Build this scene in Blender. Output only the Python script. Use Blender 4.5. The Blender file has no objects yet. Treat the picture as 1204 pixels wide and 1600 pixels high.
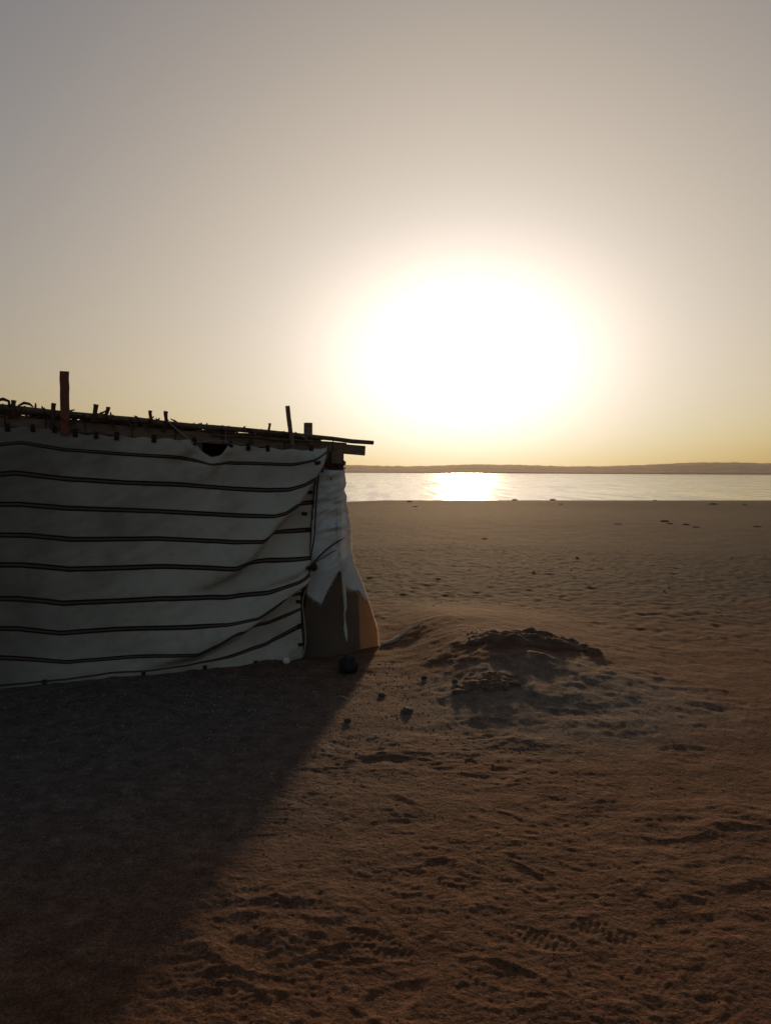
import bpy, math, random
import numpy as np
from mathutils import Vector, Matrix

random.seed(7); RNG = np.random.default_rng(11)
sc = bpy.context.scene
COL = sc.collection
PI = math.pi

# ------------------------------------------------------------------ camera
cam = bpy.data.cameras.new('camera')
cam.sensor_fit = 'VERTICAL'; cam.sensor_height = 24.0; cam.lens = 24.0 * 1204 / 1600
cam.clip_start = 0.05; cam.clip_end = 8000
cam_ob = bpy.data.objects.new('camera', cam); COL.objects.link(cam_ob)
cam_ob.matrix_world = (Matrix.Translation((0, 0, 1.6)) @ Matrix.Rotation(math.radians(90 - 3.04), 4, 'X')
                       @ Matrix.Rotation(math.radians(0.25), 4, 'Z'))
sc.camera = cam_ob

# ------------------------------------------------------------------ sky and sun
SUN_EL, SUN_AZ = 8.35, 5.96
w = bpy.data.worlds.new('World'); sc.world = w; w.use_nodes = True
nt = w.node_tree; nt.nodes.clear()
sky = nt.nodes.new('ShaderNodeTexSky'); sky.sky_type = 'NISHITA'; sky.sun_disc = False
sky.sun_elevation = math.radians(SUN_EL); sky.sun_rotation = math.radians(SUN_AZ)
sky.altitude = 0; sky.air_density = 1.0; sky.dust_density = 3.5; sky.ozone_density = 1.0
sdir = Vector((math.sin(math.radians(SUN_AZ)) * math.cos(math.radians(SUN_EL)),
               math.cos(math.radians(SUN_AZ)) * math.cos(math.radians(SUN_EL)), math.sin(math.radians(SUN_EL))))
# soft highlight roll-off of the glare: X * a / (1 + X * b), plus the dust aureole round the sun itself
def wmath(op, a, b=None):
    n = nt.nodes.new('ShaderNodeMath'); n.operation = op
    for k, v in enumerate((a, b)):
        if v is None: continue
        if isinstance(v, (int, float)): n.inputs[k].default_value = v
        else: nt.links.new(v, n.inputs[k])
    return n.outputs[0]
def wvec(op, a, b, c=None):
    n = nt.nodes.new('ShaderNodeVectorMath'); n.operation = op
    for k, v in enumerate((a, b, c)):
        if v is None: continue
        if isinstance(v, tuple): n.inputs[k].default_value = v
        else: nt.links.new(v, n.inputs[k])
    return n
tcw = nt.nodes.new('ShaderNodeTexCoord')
# the aureole is a little flattened by the dust layers near the ground
zup = (Vector((0, 0, 1)) - sdir * sdir.z).normalized()
lift = nt.nodes.new('ShaderNodeVectorMath'); lift.operation = 'SCALE'; lift.inputs[0].default_value = tuple(zup * .45)
nt.links.new(wvec('DOT_PRODUCT', tcw.outputs['Generated'], tuple(zup)).outputs['Value'], lift.inputs['Scale'])
flat = wvec('NORMALIZE', wvec('ADD', tcw.outputs['Generated'], lift.outputs[0]).outputs[0], None)
ang = wmath('DEGREES', wmath('ARCCOSINE', wmath('MINIMUM', wvec('DOT_PRODUCT', flat.outputs[0], tuple(sdir)).outputs['Value'], 1.0)))
aur = wmath('EXPONENT', wmath('MULTIPLY', wmath('POWER', wmath('DIVIDE', ang, 8.75), 1.85), -1.0))
vc = wvec('DIVIDE', wvec('MULTIPLY', sky.outputs[0], (.985, .930, .885)).outputs[0],
          wvec('MULTIPLY_ADD', sky.outputs[0], (.108, .105, .086), (1, 1, 1)).outputs[0])
va = nt.nodes.new('ShaderNodeVectorMath'); va.operation = 'SCALE'; va.inputs[0].default_value = (13.5, 10.2, 7.6)
nt.links.new(aur, va.inputs['Scale'])
vs_ = wvec('ADD', vc.outputs[0], va.outputs[0])
bg = nt.nodes.new('ShaderNodeBackground'); bg.inputs['Strength'].default_value = 0.1
wo = nt.nodes.new('ShaderNodeOutputWorld')
nt.links.new(vs_.outputs[0], bg.inputs['Color']); nt.links.new(bg.outputs[0], wo.inputs['Surface'])

sun = bpy.data.lights.new('sun', 'SUN'); sun.energy = 2.0; sun.angle = math.radians(2.4)
sun.color = (1.0, 0.64, 0.35)
sun_ob = bpy.data.objects.new('sun', sun); COL.objects.link(sun_ob)
sun_ob.rotation_euler = (-sdir).to_track_quat('-Z', 'Y').to_euler(); sun_ob.location = (0, 0, 14)

sc.view_settings.view_transform = 'Standard'; sc.view_settings.look = 'None'
sc.view_settings.exposure = 0.0; sc.view_settings.gamma = 1.0
sc.cycles.use_denoising = True
sc.cycles.max_bounces = 6; sc.cycles.volume_bounces = 0
sc.cycles.sample_clamp_indirect = 4.0

# ------------------------------------------------------------------ helpers
def smooth(a, b, x):
    t = np.clip((x - a) / (b - a), 0, 1); return t * t * (3 - 2 * t)

def pnoise(x, y, seed=0):
    """2-D gradient noise, about -0.7..0.7"""
    xi = np.floor(x).astype(np.int64); yi = np.floor(y).astype(np.int64)
    fx = x - xi; fy = y - yi
    u = fx * fx * fx * (fx * (fx * 6 - 15) + 10); v = fy * fy * fy * (fy * (fy * 6 - 15) + 10)
    def g(ix, iy, dx, dy):
        h = (ix * 374761393 + iy * 668265263 + seed * 1442695041) & 0xffffffff
        h = ((h ^ (h >> 13)) * 1274126177) & 0xffffffff
        a = ((h ^ (h >> 16)) & 0xffff) * (2 * PI / 65536)
        return np.cos(a) * dx + np.sin(a) * dy
    n00 = g(xi, yi, fx, fy); n10 = g(xi + 1, yi, fx - 1, fy)
    n01 = g(xi, yi + 1, fx, fy - 1); n11 = g(xi + 1, yi + 1, fx - 1, fy - 1)
    a = n00 + u * (n10 - n00); b = n01 + u * (n11 - n01)
    return a + v * (b - a)

def fbm(x, y, seed=0, octv=3, gain=.5):
    s = 0; a = 1.0
    for k in range(octv):
        s = s + a * pnoise(x * 2 ** k, y * 2 ** k, seed + 17 * k); a *= gain
    return s

def mesh_np(name, co, quads, uv=None, smooth_sh=True):
    me = bpy.data.meshes.new(name)
    co = np.asarray(co, dtype=np.float32); quads = np.asarray(quads, dtype=np.int32)
    n, k = quads.shape
    me.vertices.add(len(co)); me.vertices.foreach_set('co', co.ravel())
    me.loops.add(n * k); me.loops.foreach_set('vertex_index', quads.ravel())
    me.polygons.add(n); me.polygons.foreach_set('loop_start', np.arange(0, n * k, k, dtype=np.int32))
    if smooth_sh: me.polygons.foreach_set('use_smooth', np.ones(n, dtype=bool))
    if uv is not None:
        l = me.uv_layers.new(name='UVMap'); l.data.foreach_set('uv', np.asarray(uv, dtype=np.float32)[quads.ravel()].ravel())
    me.update(calc_edges=True); me.validate()
    return me

def grid_quads(nr, nc, wrap=False):
    i = np.arange(nr - 1)[:, None]; j = np.arange(nc if wrap else nc - 1)[None, :]
    j2 = (j + 1) % nc
    a = i * nc + j; b = i * nc + j2; c = (i + 1) * nc + j2; d = (i + 1) * nc + j
    return np.stack([a, b, c, d], -1).reshape(-1, 4)

def link(name, me, mat=None, parent=None):
    o = bpy.data.objects.new(name, me); COL.objects.link(o)
    if mat is not None and not me.materials: me.materials.append(mat)
    if parent is not None: o.parent = parent
    return o

def tag(o, label=None, cat=None, group=None, kind=None):
    if label: o['label'] = label
    if cat: o['category'] = cat
    if group: o['group'] = group
    if kind: o['kind'] = kind
    return o

class MB:
    """collects verts/faces; offset is subtracted so that coordinates are relative to a root"""
    def __init__(s, off=(0, 0, 0)): s.v = []; s.f = []; s.off = Vector(off)
    def add(s, vs, fs):
        b = len(s.v); s.v += [tuple(Vector(p) - s.off) for p in vs]; s.f += [tuple(b + i for i in f) for f in fs]
    def tube(s, pts, rad, n=8, cap=True, jit=0.0):
        pts = [Vector(p) for p in pts]; k = len(pts)
        if not hasattr(rad, '__len__'): rad = [rad] * k
        vs = []; up = None
        for i, p in enumerate(pts):
            t = (pts[min(i + 1, k - 1)] - pts[max(i - 1, 0)]).normalized()
            if up is None: up = Vector((0, 0, 1)) if abs(t.z) < .9 else Vector((1, 0, 0))
            a = t.cross(up).normalized(); b = a.cross(t).normalized(); up = b
            for j in range(n):
                q = 2 * PI * j / n; r = rad[i] * (1 + random.uniform(-jit, jit))
                vs.append(p + a * math.cos(q) * r + b * math.sin(q) * r)
        fs = [(i * n + j, i * n + (j + 1) % n, (i + 1) * n + (j + 1) % n, (i + 1) * n + j) for i in range(k - 1) for j in range(n)]
        if cap: fs += [tuple(range(n - 1, -1, -1)), tuple((k - 1) * n + j for j in range(n))]
        s.add(vs, fs)
    def beam(s, p0, p1, wd, ht, side, seg=10, rough=.002, ch=.006):
        """rough-sawn timber with chamfered arrises from p0 to p1; side = direction of its width"""
        p0 = Vector(p0); p1 = Vector(p1); t = (p1 - p0).normalized()
        sd = Vector(side); sd = (sd - t * sd.dot(t)).normalized(); up = sd.cross(t).normalized()
        a, b = wd / 2, ht / 2
        prof = [(-a + ch, -b), (a - ch, -b), (a, -b + ch), (a, b - ch), (a - ch, b), (-a + ch, b), (-a, b - ch), (-a, -b + ch)]
        vs = []
        for i in range(seg + 1):
            c = p0.lerp(p1, i / seg) + sd * random.gauss(0, rough) + up * random.gauss(0, rough)
            for (q, r) in prof:
                vs.append(c + sd * (q + random.gauss(0, rough * .5)) + up * (r + random.gauss(0, rough * .5)))
        n = 8
        fs = [(i * n + j, i * n + (j + 1) % n, (i + 1) * n + (j + 1) % n, (i + 1) * n + j) for i in range(seg) for j in range(n)]
        fs += [tuple(range(n - 1, -1, -1)), tuple(seg * n + j for j in range(n))]
        s.add(vs, fs)
    def mesh(s, name, sm=False):
        me = bpy.data.meshes.new(name); me.from_pydata(s.v, [], s.f); me.update()
        if sm: me.polygons.foreach_set('use_smooth', [True] * len(me.polygons))
        return me
    def build(s, name, mat, parent=None, sm=False): return link(name, s.mesh(name, sm), mat, parent)

# ------------------------------------------------------------------ materials
def new_mat(name):
    m = bpy.data.materials.new(name); m.use_nodes = True; t = m.node_tree; t.nodes.clear()
    out = t.nodes.new('ShaderNodeOutputMaterial'); return m, t, out

def node(t, kind, **kw):
    n = t.nodes.new(kind)
    for k, v in kw.items():
        if k.startswith('i_'): n.inputs[k[2:].replace('_', ' ')].default_value = v
        else: setattr(n, k, v)
    return n

def noise(t, vec, scale, detail=4, rough=.55, dim='3D'):
    n = node(t, 'ShaderNodeTexNoise', noise_dimensions=dim)
    n.inputs['Scale'].default_value = scale; n.inputs['Detail'].default_value = detail; n.inputs['Roughness'].default_value = rough
    if vec is not None: t.links.new(vec, n.inputs['Vector'])
    return n

def ramp(t, fac, stops):
    r = node(t, 'ShaderNodeValToRGB'); e = r.color_ramp.elements
    e[0].position, e[0].color = stops[0][0], (*stops[0][1], 1)
    e[1].position, e[1].color = stops[-1][0], (*stops[-1][1], 1)
    for p, c in stops[1:-1]:
        x = e.new(p); x.color = (*c, 1)
    t.links.new(fac, r.inputs[0]); return r

def mix(t, fac, a, b, mode='MIX'):
    m = node(t, 'ShaderNodeMix', data_type='RGBA', blend_type=mode)
    for sock, val in ((m.inputs[0], fac), (m.inputs[6], a), (m.inputs[7], b)):
        if isinstance(val, bpy.types.NodeSocket): t.links.new(val, sock)
        elif isinstance(val, (int, float)): sock.default_value = val
        else: sock.default_value = (*val, 1)
    return m.outputs[2]

def maprange(t, val, a, b, c=0., d=1.):
    m = node(t, 'ShaderNodeMapRange', interpolation_type='SMOOTHSTEP')
    t.links.new(val, m.inputs[0])
    for k, x in zip((1, 2, 3, 4), (a, b, c, d)): m.inputs[k].default_value = x
    return m.outputs[0]

def math_n(t, op, a, b=None, c=None):
    m = node(t, 'ShaderNodeMath', operation=op)
    for i, v in enumerate((a, b, c)):
        if v is None: continue
        if isinstance(v, bpy.types.NodeSocket): t.links.new(v, m.inputs[i])
        else: m.inputs[i].default_value = v
    return m.outputs[0]

def bump(t, height, strength, dist, nrm=None):
    b = node(t, 'ShaderNodeBump'); b.inputs['Strength'].default_value = strength; b.inputs['Distance'].default_value = dist
    t.links.new(height, b.inputs['Height'])
    if nrm is not None: t.links.new(nrm, b.inputs['Normal'])
    return b.outputs[0]

def pbsdf(t, out, color, rough=.8, spec=.3, normal=None):
    p = node(t, 'ShaderNodeBsdfPrincipled')
    for sock, v in ((p.inputs['Base Color'], color), (p.inputs['Roughness'], rough), (p.inputs['Specular IOR Level'], spec)):
        if isinstance(v, bpy.types.NodeSocket): t.links.new(v, sock)
        elif isinstance(v, (int, float)): sock.default_value = v
        else: sock.default_value = (*v, 1)
    if normal is not None: t.links.new(normal, p.inputs['Normal'])
    if out is not None: t.links.new(p.outputs[0], out.inputs['Surface'])
    return p

def mat_sand():
    m, t, out = new_mat('sand')
    geo = node(t, 'ShaderNodeNewGeometry'); pos = geo.outputs['Position']
    sep = node(t, 'ShaderNodeSeparateXYZ'); t.links.new(pos, sep.inputs[0])
    n1 = noise(t, pos, .9, 5); n2 = noise(t, pos, 7, 5, .6); n3 = noise(t, pos, 60, 3, .6); n4 = noise(t, pos, 260, 2, .5)
    # reddish trodden soil near the hut, pale beach sand beyond
    red = ramp(t, n2.outputs['Fac'], [(.25, (.10, .041, .020)), (.5, (.15, .063, .031)), (.75, (.20, .094, .051))])
    pale = ramp(t, n2.outputs['Fac'], [(.25, (.060, .043, .028)), (.5, (.080, .058, .038)), (.75, (.11, .081, .055))])
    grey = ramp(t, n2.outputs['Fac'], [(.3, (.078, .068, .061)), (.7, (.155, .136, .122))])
    yy = math_n(t, 'MULTIPLY_ADD', n1.outputs['Fac'], 5.0, sep.outputs['Y'])
    c = mix(t, maprange(t, yy, 8.5, 14.0), red.outputs[0], pale.outputs[0])
    # dusty grey crust on the mound and gravelly ground by the hut, greyed further to paint in the hut shadow's tone
    dx = math_n(t, 'SUBTRACT', sep.outputs['X'], 1.2); dy = math_n(t, 'SUBTRACT', sep.outputs['Y'], 5.2)
    dd = math_n(t, 'ADD', math_n(t, 'MULTIPLY', dx, dx), math_n(t, 'MULTIPLY', math_n(t, 'MULTIPLY', dy, dy), 1.6))
    dd = math_n(t, 'MULTIPLY_ADD', n1.outputs['Fac'], 1.6, dd)
    gm = ramp(t, n2.outputs['Fac'], [(.3, (.14, .108, .084)), (.7, (.27, .215, .17))])
    c = mix(t, maprange(t, dd, 2.8, .9, 0, .7), c, gm.outputs[0])
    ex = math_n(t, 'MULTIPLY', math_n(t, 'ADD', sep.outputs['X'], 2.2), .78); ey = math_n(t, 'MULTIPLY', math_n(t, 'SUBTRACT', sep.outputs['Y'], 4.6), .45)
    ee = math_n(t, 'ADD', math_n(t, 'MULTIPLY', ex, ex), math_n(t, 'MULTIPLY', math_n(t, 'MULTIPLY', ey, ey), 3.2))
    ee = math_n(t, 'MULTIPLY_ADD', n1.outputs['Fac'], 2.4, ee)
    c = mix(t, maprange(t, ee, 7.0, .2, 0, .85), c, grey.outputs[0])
    # darker gravel flats on the mid beach
    gv = math_n(t, 'MULTIPLY_ADD', n1.outputs['Fac'], 6.0, sep.outputs['Y'])
    band = math_n(t, 'MULTIPLY', maprange(t, gv, 11.5, 13.5), maprange(t, gv, 22.0, 18.0))
    c = mix(t, math_n(t, 'MULTIPLY', band, .7), c, (.055, .041, .033))
    # grains: pale and dark specks
    c = mix(t, math_n(t, 'MULTIPLY', maprange(t, n4.outputs['Fac'], .62, .70), .55), c, (.32, .25, .18))
    c = mix(t, math_n(t, 'MULTIPLY', maprange(t, n3.outputs['Fac'], .38, .30), .5), c, (.05, .035, .028))
    # gritty mottling of the grains, coarse and fine
    n6 = noise(t, pos, 105, 3, .65); n7 = noise(t, pos, 16, 5, .7)
    c = mix(t, .75, c, ramp(t, n6.outputs['Fac'], [(.34, (.22, .20, .19)), (.5, (.5, .5, .5)), (.66, (.80, .80, .79))]).outputs[0], 'OVERLAY')
    c = mix(t, .5, c, ramp(t, n7.outputs['Fac'], [(.36, (.26, .25, .24)), (.5, (.5, .5, .5)), (.64, (.74, .74, .74))]).outputs[0], 'OVERLAY')
    # damp strip along the water
    wet = maprange(t, sep.outputs['Z'], -.60, -.76)
    c = mix(t, math_n(t, 'MULTIPLY', wet, .75), c, (.045, .036, .028))
    h = math_n(t, 'ADD', math_n(t, 'MULTIPLY', n3.outputs['Fac'], .6), math_n(t, 'MULTIPLY', n4.outputs['Fac'], .25))
    nb = noise(t, pos, 5.0, 6, .62)
    b1 = bump(t, h, .9, .012)
    b2 = bump(t, nb.outputs['Fac'], .55, .05, b1)
    pbsdf(t, out, c, .9, .12, b2)
    return m

def mat_clay():
    m, t, out = new_mat('clay')
    geo = node(t, 'ShaderNodeNewGeometry'); pos = geo.outputs['Position']
    n = noise(t, pos, 9, 6, .65); n2 = noise(t, pos, 45, 4, .6)
    c = ramp(t, n.outputs['Fac'], [(.3, (.10, .052, .030)), (.55, (.17, .095, .056)), (.75, (.22, .14, .09))])
    pbsdf(t, out, c.outputs[0], .9, .25, bump(t, n2.outputs['Fac'], .8, .012))
    return m

def mat_water():
    m, t, out = new_mat('lake_water')
    geo = node(t, 'ShaderNodeNewGeometry')
    mp = node(t, 'ShaderNodeMapping'); mp.inputs['Scale'].default_value = (.55, 1.6, 1); t.links.new(geo.outputs['Position'], mp.inputs[0])
    a = noise(t, mp.outputs[0], .9, 4, .6)
    mp2 = node(t, 'ShaderNodeMapping'); mp2.inputs['Scale'].default_value = (.16, .30, 1); t.links.new(geo.outputs['Position'], mp2.inputs[0])
    b = noise(t, mp2.outputs[0], 1.0, 5, .6)
    mp3 = node(t, 'ShaderNodeMapping'); mp3.inputs['Scale'].default_value = (.012, .03, 1); t.links.new(geo.outputs['Position'], mp3.inputs[0])
    cc = noise(t, mp3.outputs[0], 1.0, 3, .6)
    n1 = bump(t, a.outputs['Fac'], .12, .12)
    n2 = bump(t, b.outputs['Fac'], .25, .4, n1)
    mp4 = node(t, 'ShaderNodeMapping'); mp4.inputs['Scale'].default_value = (.55, .045, 1); t.links.new(geo.outputs['Position'], mp4.inputs[0])
    dn = noise(t, mp4.outputs[0], 1.0, 6, .7)
    ro = math_n(t, 'ADD', maprange(t, cc.outputs['Fac'], .35, .65, .0, .05), maprange(t, dn.outputs['Fac'], .42, .60, .04, .19))
    p = pbsdf(t, out, (.06, .065, .06), ro, .5, n2)
    p.inputs['IOR'].default_value = 1.333
    return m

def mat_hill():
    m, t, out = new_mat('hill_rock')
    geo = node(t, 'ShaderNodeNewGeometry')
    n = noise(t, geo.outputs['Position'], .03, 5, .6)
    c = ramp(t, n.outputs['Fac'], [(.3, (.16, .12, .085)), (.7, (.30, .24, .18))])
    pbsdf(t, out, c.outputs[0], .95, .1); return m

def mat_cloth(name, base, stripes=False, transl=.25, dirt=(.14, .10, .075), tcol=None, dirt_amt=.45, wv=420):
    m, t, out = new_mat(name)
    tc = node(t, 'ShaderNodeTexCoord'); ob = tc.outputs['Object']
    n1 = noise(t, ob, 1.6, 5, .6); n2 = noise(t, ob, 14, 4, .6); n3 = noise(t, ob, wv, 1, .5)
    c = mix(t, maprange(t, n1.outputs['Fac'], .42, .72, 0, dirt_amt * .7), base, dirt)
    c = mix(t, maprange(t, n2.outputs['Fac'], .55, .8, 0, dirt_amt * .8), c, dirt)
    if stripes:
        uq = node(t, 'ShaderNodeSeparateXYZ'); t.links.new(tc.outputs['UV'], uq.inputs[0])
        left_shade = math_n(t, 'MULTIPLY_ADD', n1.outputs['Fac'], -1.0, math_n(t, 'MULTIPLY', uq.outputs['X'], .55))
        c = mix(t, maprange(t, left_shade, .55, -.75, 0, .80), c, (.135, .113, .09))  # light falloff painted into the cloth: darker to the left, broken by noise
        uv = node(t, 'ShaderNodeSeparateXYZ'); t.links.new(tc.outputs['UV'], uv.inputs[0])
        wob = math_n(t, 'MULTIPLY_ADD', n2.outputs['Fac'], .012, uv.outputs['Y'])
        fr = math_n(t, 'FRACT', math_n(t, 'ADD', wob, .494))
        d = math_n(t, 'ABSOLUTE', math_n(t, 'SUBTRACT', fr, .5))
        inn = maprange(t, d, .096, .084)               # whole stripe
        mid = maprange(t, d, .036, .026)               # paler centre
        on = math_n(t, 'MULTIPLY', maprange(t, uv.outputs['Y'], .5, .52), maprange(t, uv.outputs['Y'], 9.5, 9.45))
        c = mix(t, math_n(t, 'MULTIPLY', inn, on), c, (.028, .020, .017))
        c = mix(t, math_n(t, 'MULTIPLY', mid, on), c, (.15, .105, .08))
    nb = bump(t, n3.outputs['Fac'], .25, .002)
    nb = bump(t, n2.outputs['Fac'], .35, .012, nb)
    p = pbsdf(t, None, c, .9, .15, nb)
    tr = node(t, 'ShaderNodeBsdfTranslucent'); t.links.new(nb, tr.inputs['Normal'])
    if tcol: tr.inputs['Color'].default_value = (*tcol, 1)
    else: t.links.new(c, tr.inputs['Color'])
    ms = node(t, 'ShaderNodeMixShader'); ms.inputs[0].default_value = transl
    t.links.new(p.outputs[0], ms.inputs[1]); t.links.new(tr.outputs[0], ms.inputs[2]); t.links.new(ms.outputs[0], out.inputs['Surface'])
    return m

def mat_wood(name, dark, light, scale=(30, 30, 4), rough=.8):
    m, t, out = new_mat(name)
    tc = node(t, 'ShaderNodeTexCoord'); mp = node(t, 'ShaderNodeMapping'); mp.inputs['Scale'].default_value = scale
    t.links.new(tc.outputs['Object'], mp.inputs[0])
    n = noise(t, mp.outputs[0], 1.2, 6, .65); n2 = noise(t, tc.outputs['Object'], 6, 4, .6)
    c = ramp(t, n.outputs['Fac'], [(.3, dark), (.7, light)])
    c2 = mix(t, maprange(t, n2.outputs['Fac'], .5, .75, 0, .5), c.outputs[0], tuple(x * .5 for x in dark))
    pbsdf(t, out, c2, rough, .3, bump(t, n.outputs['Fac'], .5, .006)); return m

def mat_plain(name, a, b, scale=20, rough=.85, spec=.25, bs=.4, bd=.006):
    m, t, out = new_mat(name)
    tc = node(t, 'ShaderNodeTexCoord'); n = noise(t, tc.outputs['Object'], scale, 5, .6)
    c = ramp(t, n.outputs['Fac'], [(.3, a), (.7, b)])
    pbsdf(t, out, c.outputs[0], rough, spec, bump(t, n.outputs['Fac'], bs, bd)); return m

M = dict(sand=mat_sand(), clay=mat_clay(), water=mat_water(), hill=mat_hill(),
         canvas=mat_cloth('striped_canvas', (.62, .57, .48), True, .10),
         white=mat_cloth('white_cotton', (.88, .88, .85), False, .28, (.36, .33, .28), None, .25),
         burlap=mat_cloth('brown_sacking', (.25, .195, .155), False, .48, (.12, .065, .05), (.58, .43, .27), .6, 300),
         sack=mat_plain('brown_sackcloth', (.10, .06, .042), (.19, .12, .082), 30, .9, .1, .6, .02),
         fuzz=mat_cloth('frayed_cotton', (.75, .70, .62), False, .65, (.5, .45, .38), (.85, .78, .66), .1),
         redwood=mat_wood('red_painted_timber', (.19, .058, .03), (.28, .095, .05), (40, 40, 3)),
         timber=mat_wood('weathered_timber', (.15, .092, .060), (.29, .185, .122), (6, 6, 40)),
         stick=mat_wood('dry_stick', (.09, .06, .04), (.19, .135, .09), (30, 30, 30)),
         palestick=mat_wood('bleached_stick', (.36, .30, .23), (.58, .50, .41), (30, 30, 30)),
         rope=mat_plain('dark_rope', (.025, .02, .017), (.06, .045, .035), 120),
         palerope=mat_plain('pale_cord', (.30, .26, .21), (.42, .37, .30), 120),
         tab=mat_plain('dark_webbing', (.018, .015, .013), (.04, .032, .027), 80),
         mat=mat_plain('reed_mat', (.06, .045, .03), (.14, .105, .07), 40),
         brush=mat_plain('brushwood', (.06, .036, .022), (.13, .08, .05), 40),
         stone=mat_plain('grey_stone', (.07, .056, .046), (.14, .115, .095), 25),
         pebble=mat_plain('pebble', (.07, .065, .06), (.36, .34, .32), 9),
         chalk=mat_plain('chalk_ball', (.62, .60, .52), (.75, .73, .64), 30),
         black=mat_plain('black_rubber', (.012, .012, .014), (.03, .03, .034), 40, .75),
         weed=mat_plain('dry_weed', (.03, .022, .016), (.09, .065, .045), 8))

# ------------------------------------------------------------------ terrain
WATER_Z = -0.8
def shore(x): return np.interp(x, [-200, -40, -3, 0, 32, 80, 250], [40, 52, 58.6, 61.8, 65.2, 69, 80])

MOUND_H = .18
def mound(x, y):
    xl = np.interp(y, [4, 6.6, 8, 10], [.15, .05, -.15, -.30])
    fx = smooth(0, .75, x - xl) * (1 - smooth(.9, 2.9, x + .12 * (y - 6)))
    fy = smooth(4.0, 6.5, y + .10 * pnoise(x * 1.3, y * .6, 5)) * (1 - smooth(7.2, 9.8, y))
    return MOUND_H * fx * fy

def base_h(x, y):
    k = 62.0 / shore(x); yy = y * k
    z = np.interp(yy, [-2500, -30, 0, 12, 40, 59, 61.6, 62.4, 70, 120, 4000], [1.0, .15, 0, 0, -.36, -.66, -.72, -.84, -1.4, -2.6, -2.6])
    z = z + .25 * fbm(x * .03, y * .03, 3, 2) * smooth(14, 30, y) * (1 - smooth(50, 60, yy))
    return z + mound(x, y)

PRINTS = [(-.476, 2.656, -.1, .002, 1), (-.02, 2.529, -.5, .0025, 1), (.549, 2.551, -.55, .0025, 1), (.773, 2.60, -.45, .002, 1),
          (.02, 2.26, .6, .004, 0), (.98, 2.30, 1.2, .004, 0)]
KEEP = {(p[0], p[1]) for p in PRINTS}
for _ in range(60):
    PRINTS.append((random.uniform(-1.6, 2.6), random.uniform(1.7, 5.2), random.choice((-.5, -.2, .3, 2.6)) + random.gauss(0, .35), random.uniform(.0015, .0045), random.random() < .3))
for _ in range(160):
    y = random.uniform(8.5, 24); PRINTS.append((random.uniform(-.2, .62) * y, y, random.uniform(0, PI), random.uniform(.0015, .004), 0))

def ground_h(x, y):
    z = base_h(x, y)
    r = np.hypot(x, y)
    near = 1 - smooth(7.0, 10.0, r)
    hutside = 1 - .15 * smooth(.1, -.9, x) * smooth(3.0, 4.5, y)
    wx = x + .05 * pnoise(x * 3, y * 3, 21); wy = y + .05 * pnoise(x * 3, y * 3, 22)
    rid = lambda sx, sy, sd: 1 - 2 * np.abs(pnoise(wx * sx, wy * sy, sd)) * 1.5
    patch = smooth(-.30, .30, pnoise(x * .9 + 3, y * 1.3, 38)); scuff = smooth(-.05, .3, pnoise(x * 1.1, y * 1.5 + 7, 39))
    tro = .014 * pnoise(wx * 1.5, wy * 2.3, 31) + (.55 + .75 * patch) * (.0050 * pnoise(wx * 4.5, wy * 8.0, 33) + .0030 * pnoise(wx * 11, wy * 18, 35)) \
        + scuff * (.0075 * rid(2.4, 4.2, 32) + .0034 * rid(6.0, 10, 34)) + (.6 + .6 * patch) * .0030 * pnoise(wx * 24, wy * 36, 37) + .0020 * pnoise(wx * 50, wy * 58, 36)
    # sand drifted against the foot of the canvas
    sw = (x + 2.802) * .92188 + (y - 5.538) * .38747; dw = (x + 2.802) * .38747 - (y - 5.538) * .92188
    z = z + (.010 + .045 * np.maximum(0, pnoise(sw * 2.3, dw * 2, 44)) + .02 * np.maximum(0, pnoise(sw * 7, dw * 7, 45))) * np.exp(-((dw - .05) / .13) ** 2) * (sw < 2.4) * (sw > -2)
    z = z + near * hutside * tro
    md = np.clip(mound(x, y) / MOUND_H, 0, 1) * (1 - smooth(6.1, 7.2, y))
    z = z + md * (.045 * pnoise(wx * 2.6, wy * 2.6, 41) + .030 * np.maximum(0, pnoise(wx * 5.5, wy * 5.5, 42)) + .022 * np.maximum(0, pnoise(wx * 11, wy * 11, 43)))
    mid = smooth(6.0, 9.0, r) * (1 - smooth(16.0, 18.5, r + 2.5 * pnoise(x * .25, y * .25, 51))) * (1 - smooth(.02, .45, mound(x, y) / MOUND_H))
    z = z + mid * (.010 * pnoise(wx * 1.4, wy * 1.8, 52) + .015 * pnoise(wx * 6.5, wy * 5.2, 54) + .004 * rid(4.2, 4.6, 56) + .012 * pnoise(wx * 10, wy * 8, 55))
    far = smooth(15, 20, r) * (1 - smooth(58, 63, y))
    z = z + far * (.020 * pnoise(x * .7, y * .5, 61) + .016 * pnoise(x * 1.9, y * 1.3, 62))
    return z

def apply_prints(x, y, z):
    for (px, py, a, dep, tread) in PRINTS:
        L = .145; m = (np.abs(x - px) < .24) & (np.abs(y - py) < .24)
        idx = np.nonzero(m)[0]
        if not len(idx): continue
        dx = x[idx] - px; dy = y[idx] - py
        u = dx * math.cos(a) + dy * math.sin(a); v = -dx * math.sin(a) + dy * math.cos(a)
        wd = .048 + .008 * np.cos(u / L * 2.6)
        e = np.sqrt((u / L) ** 2 + (v / wd) ** 2)
        flat = np.clip((1.05 - e) * 3.0, 0, 1) * (1 if (px, py) in KEEP else smooth(-.35, .25, pnoise(x[idx] * 9 + px * 7, y[idx] * 9, 77)))
        dz = -dep * flat + .4 * dep * np.exp(-((e - 1.22) / .16) ** 2)
        if tread: dz = dz + .0013 * np.sin(u * 2 * PI / .025 + 3 * v) * flat
        z[idx] += dz
    return z

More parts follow.
